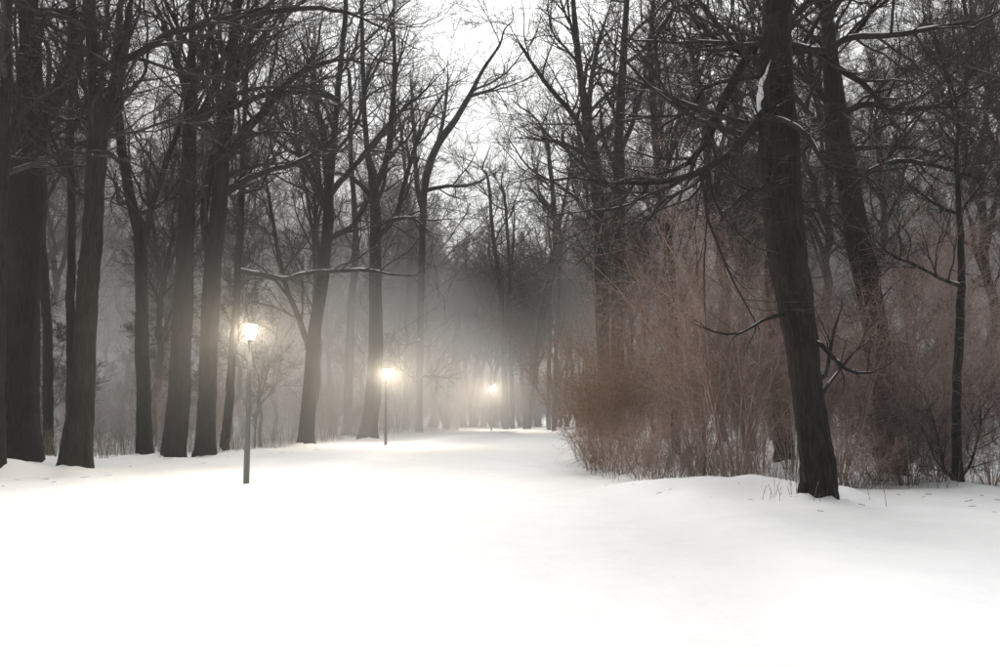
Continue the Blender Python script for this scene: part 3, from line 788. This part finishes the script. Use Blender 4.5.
for (x, y) in [(-22, 17), (-25, 10), (-20, 24.5), (14.5, 9), (18, 9), (18, 19)]:
    placed.append((x, y))
    s = 0.9 + 0.2 * rng.random()
    place(TALL[int(rng.integers(4))], 'woodland_tree', (x, y, float(ground_z(x, y))), rng.random() * 6.28, (s, s, s), 'bare tree at the side of the clearing, reaching in with its outer twigs', 'tree', 'trees beside the clearing', 0.05)

def put_young(c, x, y, px, d):
    if x < float(path_centre(y)):
        lb, g = 'thin young tree among the misty trunks on the lamp side', 'saplings on the lamp side'
    else:
        lb, g = 'thin young tree growing up through the red-brown thicket', 'saplings in the thicket'
    s = 0.7 + 0.5 * rng.random()
    place(YOUNG[int(rng.integers(2))], 'young_tree', (x, y, float(ground_z(x, y))), rng.random() * 6.28, (s, s, s), lb, 'tree', g, 0.08)
scatter(70, 26, 70, 1.3, (-40, 1040), put_young)

# the thicket on the other side of the path
def put_shrub_at(k, x, y, s, name='shrub', lb=None, g=None, tilt=0.06):
    place(SHRUBS[k], name, (x, y, float(ground_z(x, y))), rng.random() * 6.28, (s, s, s * (0.9 + 0.2 * rng.random())), lb, 'shrub', g, tilt)
c = 0
spl = []
for _ in range(6000):
    if c >= 46: break
    px = 578 + (1060 - 578) * rng.random()
    lo = np.interp(px, [578, 600, 640, 700, 1000], [26.0, 20.8, 18.6, 17.8, 17.6])
    d = lo + (36 - lo) * rng.random() ** 1.4
    x = (px - 500) / FPX * d
    if any((x - a) ** 2 + (d - b_) ** 2 < 0.85 ** 2 for a, b_ in spl): continue
    if any((x - a) ** 2 + (d - b_) ** 2 < 0.7 ** 2 for a, b_ in HERO_XY): continue
    spl.append((x, d))
    if px < 680 and rng.random() < 0.6:
        k = 2; lb = 'tall shrub with clinging orange-brown leaves at the thicket corner by the path'; g = 'leaf-bearing shrubs at the thicket corner'
    elif px > 860 and rng.random() < 0.55:
        k = 3; lb = 'low dark many-stemmed bush near the slim young tree'; g = 'dark bushes by the slim young tree'
    else:
        k = int(rng.integers(2)); lb = 'tall red-brown leafless shrub of the thicket'; g = 'tall shrubs of the thicket'
    put_shrub_at(k, x, d, (0.5 if px < 680 else 0.62) + 0.5 * rng.random(), 'thicket_shrub', lb, g)
    c += 1
for (px, d, sc_) in [(586, 33, 0.55), (596, 27, 0.6), (604, 24, 0.6), (612, 29, 0.8)]:
    put_shrub_at(2, (px - 500) / FPX * d, d, sc_, 'thicket_shrub', 'tall shrub with clinging orange-brown leaves at the thicket corner by the path', 'leaf-bearing shrubs at the thicket corner')
# low sprawling bushes on the thicket's snowy edge
for (px, py, s) in [(592, 462, 0.8), (608, 470, 0.9), (622, 474, 0.75), (640, 478, 0.8), (655, 481, 0.7), (676, 480, 0.6), (700, 482, 0.7), (728, 484, 0.6), (748, 487, 0.5), (850, 488, 0.8), (872, 484, 0.7), (905, 484, 0.8), (930, 484, 0.6), (985, 486, 0.8)]:
    d = ground_dist(py); x = (px - 500) / FPX * d
    put_shrub_at(4, x, d, s, 'low_shrub', 'low sprawling red-brown bush on the snowy edge of the thicket', 'low bushes on the thicket edge')
# far shrubs along the bend and on the lamp side
def put_far(c, x, y, px, d):
    if x < float(path_centre(y)):
        put_shrub_at(int(rng.choice([0, 1, 3])), x, y, 0.5 + 0.35 * rng.random(), 'undergrowth_shrub', 'leafless undergrowth shrub in the mist behind the lamp-side trunks', 'undergrowth on the lamp side')
    else:
        put_shrub_at(int(rng.choice([0, 1])), x, y, 0.8 + 0.4 * rng.random(), 'undergrowth_shrub', 'leafless undergrowth shrub far back along the bending path', 'undergrowth along the bend')
scatter(130, 30, 85, 1.2, (-60, 575), put_far, corridor=4.8)
scatter(40, 36, 80, 1.2, (575, 1040), put_far, corridor=4.8)
for k in range(26):
    px = 430 + 135 * (k + rng.random()) / 26; d = 78 + 14 * rng.random(); x = (px - 500) / FPX * d
    put_shrub_at(int(rng.choice([0, 1])), x, d, 0.6 + 0.4 * rng.random(), 'undergrowth_shrub', 'grey leafless shrub closing the view where the path bends away', 'undergrowth closing the bend')

# dry stalks standing in the snow along the wood's edge: nobody could count them
def stalks(name, label, regions):
    Pl, Rl = [], []
    for (n, fx, hgt) in regions:
        for _ in range(n):
            x, y = fx()
            h = hgt * (0.4 + 0.9 * rng.random())
            z = float(ground_z(x, y))
            d = rng.normal(size=2) * 0.16
            t = np.linspace(0, 1, 4)
            Pl.append(np.stack([x + d[0] * h * t ** 1.5, y + d[1] * h * t ** 1.5, z - 0.05 + h * t], 1)); Rl.append(np.linspace(0.006, 0.003, 4))
    mb = MB(); P, R = np.array(Pl), np.array(Rl)
    mb.tubes(P, R, 3)
    A, RA = grow(P, R, 2, 0.4, 0.95, 0.5, 0.2, 0.3, 0.3, 0.8, 2, 0.1, 0.1, rmin=0.0025)
    mb.tubes(A, RA, 3)
    tag(mb.build(name, M['stalk']), label, kind='stuff')
def edge_left():
    px = rng.random() * 470 - 10
    d = np.interp(px, [0, 80, 150, 230, 310, 400, 470], [26, 25, 30, 31, 40, 56, 66]) + abs(rng.normal()) * 3.5
    return (px - 500) / FPX * d, d
def edge_right():
    px = 585 + 420 * rng.random()
    d = np.interp(px, [585, 640, 700, 1000], [22, 18.2, 17.2, 17.0]) + abs(rng.normal()) * 2.5
    return (px - 500) / FPX * d, d
stalks('dry_stalks', 'pale dry stalks standing in snow at the feet of the lamp-side trunks', [(1300, edge_left, 0.9)])
stalks('dry_stalks', 'dry stems and twigs poking from the snow along the thicket edge', [(620, edge_right, 0.6), (40, lambda: (5.88 + rng.normal() * 0.45 - 0.25, 14.75 + rng.normal() * 0.3 + 0.1), 0.4)])

# fallen twigs and bark bits on the snow under the first trees
def litter():
    P, R = [], []
    spots = []
    for _ in range(26):
        px = 600 + 420 * rng.random(); d = np.interp(px, [600, 700, 1000], [20.5, 16.6, 15.6]) - abs(rng.normal()) * 1.3
        spots.append(((px - 500) / FPX * d, d))
    for _ in range(26):
        px = 460 * rng.random() - 10; d = np.interp(px, [0, 80, 150, 230, 310, 400, 450], [21, 20.5, 25, 26, 35, 44, 52]) - abs(rng.normal()) * 2.0
        spots.append(((px - 500) / FPX * d, d))
    for (x, y) in spots:
        a = rng.random() * 6.28; L_ = 0.06 + 0.22 * rng.random() ** 2
        t = np.linspace(-0.5, 0.5, 4)
        b_ = rng.normal() * 0.25
        xs = x + np.cos(a) * t * L_ - np.sin(a) * b_ * L_ * t ** 2; ys = y + np.sin(a) * t * L_ + np.cos(a) * b_ * L_ * t ** 2
        P.append(np.stack([xs, ys, ground_z(xs, ys) + 0.006], 1)); R.append(np.full(4, 0.0025 + 0.003 * rng.random()))
    mb = MB(); mb.tubes(np.array(P), np.array(R), 4)
    tag(mb.build('twig_litter', M['limb']), 'small fallen twigs scattered on the snow under the first trees', kind='stuff')
litter()

# ------------------------------------------------------------------ lamps
def lathe(mb, prof, sides, c):
    p = np.array([[c[0], c[1], c[2] + z] for z, r in prof]); r = np.array([r for z, r in prof])
    a = np.arange(sides) * 2 * math.pi / sides
    V = p[:, None, :] + r[:, None, None] * np.stack([np.cos(a), np.sin(a), 0 * a], 1)[None]
    n = len(prof)
    j = np.arange(n - 1)[:, None] * sides; k = np.arange(sides)[None]; k2 = (k + 1) % sides
    q = np.stack([j + k, j + k2, j + sides + k2, j + sides + k], -1).reshape(-1, 4)
    mb.add(V, q)
def lamp(px, py, label, glass='glass'):
    d = ground_dist(py)
    x = (px - 500) / FPX * d
    z = float(ground_z(x, d))
    base = (x, d, z)
    e = empty('lamp_post', base, label, 'street lamp', 'lit lamp posts along the path')
    b0 = (0, 0, 0)
    mb = MB(); lathe(mb, [(-0.4, 0.068), (0.0, 0.068), (0.9, 0.066), (0.92, 0.058), (0.95, 0.057), (2.4, 0.052), (3.24, 0.046), (3.25, 0.0)], 16, b0)
    mb.build('pole', M['post'], e)
    mb = MB(); lathe(mb, [(3.17, 0.046), (3.18, 0.062), (3.235, 0.062), (3.25, 0.085), (3.27, 0.085), (3.272, 0.0)], 16, b0)
    mb.build('collar', M['post'], e)
    mb = MB(); lathe(mb, [(3.275, 0.0), (3.276, 0.075), (3.57, 0.135), (3.571, 0.0)], 16, b0)
    mb.build('lantern', M[glass], e)
    mb = MB(); lathe(mb, [(3.573, 0.0), (3.574, 0.142), (3.588, 0.142), (3.600, 0.11), (3.610, 0.04), (3.612, 0.0)], 20, b0)
    cap = mb.build('cap', M['cap'], e)
    mb = MB(); lathe(mb, [(3.591, 0.136), (3.604, 0.128), (3.628, 0.07), (3.635, 0.0)], 16, b0)
    mb.build('snow', M['snow'], cap)
lamp(249.5, 484, 'largest lit lamp post, standing alone in open snow before the twin-stemmed trunks', 'glass_dim')
lamp(386.5, 445, 'lit lamp post in front of the thick trunk that forks high, middle one of three')
lamp(491.5, 430, 'smallest lit lamp post where the path bends out of sight', 'glass_bright')

# ------------------------------------------------------------------ haze
def haze():
    x0, x1, y0, y1, z0, z1 = -402, 402, -62, 404, -3.5, 37
    V = np.array([[x, y, z] for z in (z0, z1) for y in (y0, y1) for x in (x0, x1)], float)
    Q = np.array([[0, 2, 3, 1], [4, 5, 7, 6], [0, 1, 5, 4], [2, 6, 7, 3], [0, 4, 6, 2], [1, 3, 7, 5]])
    mb = MB(); mb.add(V, Q)
    m = bpy.data.materials.new('haze')
    m.use_nodes = True
    nt = m.node_tree; nt.nodes.clear()
    out = nt.nodes.new('ShaderNodeOutputMaterial')
    v = nt.nodes.new('ShaderNodeVolumePrincipled')
    v.inputs['Color'].default_value = (0.86, 0.85, 0.84, 1)
    v.inputs['Density'].default_value = HAZE_DENSITY
    v.inputs['Anisotropy'].default_value = 0.2
    nt.links.new(v.outputs[0], out.inputs['Volume'])
    o = mb.build('haze', m, smooth=False)
    tag(o, 'thin cold winter haze filling the whole wood', kind='stuff')
haze()

def mist(name, label, c, rad, dens, aniso=0.2):
    # a lens-shaped bank of mist of even density: it thins out towards its rim by itself
    mb = MB()
    th = np.linspace(0, math.pi, 41)
    prof = [((-1 if t < math.pi / 2 else 1) * (max(0.0, 1 - math.sin(t) ** 2)) ** 1.4, math.sin(t)) for t in th]
    lathe(mb, prof, 56, (0, 0, 0))
    mb.v = [v_[:, [0, 2, 1]] for v_ in mb.v]; mb.q = [q_[:, ::-1] for q_ in mb.q]
    m = bpy.data.materials.new(name)
    m.use_nodes = True
    nt = m.node_tree; nt.nodes.clear()
    N, L = nt.nodes.new, nt.links.new
    out = N('ShaderNodeOutputMaterial')
    v = N('ShaderNodeVolumePrincipled')
    v.inputs['Color'].default_value = (0.92, 0.90, 0.88, 1)
    v.inputs['Anisotropy'].default_value = aniso
    v.inputs['Density'].default_value = dens
    L(v.outputs[0], out.inputs['Volume'])
    o = mb.build(name, m, smooth=False)
    o.location = c; o.scale = rad
    tag(o, label, kind='stuff')
mist('mist', 'wide bank of ground mist among the lamp-side trunks', (-33, 58, 0.0), (38, 36, 15), 0.021)
mist('mist', 'thin mist hanging high in the crowns of the lamp-side wood', (-42, 64, 6.0), (43, 42, 30), 0.015)
mist('mist', 'pale mist round the two farther lamps, thickened for their halos', (-7.0, 50, 2.5), (12, 22, 9.0), 0.011, 0.45)  # lamp-side mist, made denser here so both lamps get a halo
mist('mist', 'denser mist added close round the two farther lamps for their halos', (-2.9, 53, 3.0), (6.5, 20, 5.0), 0.008, 0.45)  # extra core of mist, put in to strengthen the halos
mist('mist', 'faint mist added round the largest lamp for its halo', (-5.7, 19.0, 3.2), (4.6, 3.4, 3.4), 0.008, 0.45)  # added volume: the even haze alone leaves this lamp without a glow
mist('mist', 'thin mist hanging in the wood behind the red-brown thicket', (42, 62, 6.0), (41, 42, 30), 0.018)
mist('mist', 'faint veil of low mist in the red-brown thicket', (15, 35, 0.5), (20, 16, 9.0), 0.008)
mist('mist', 'small mist added round the smallest lamp at the bend for its halo', (-0.8, 66, 3.0), (4.5, 6.0, 4.0), 0.010, 0.45)  # added volume that widens the glow of the last lamp
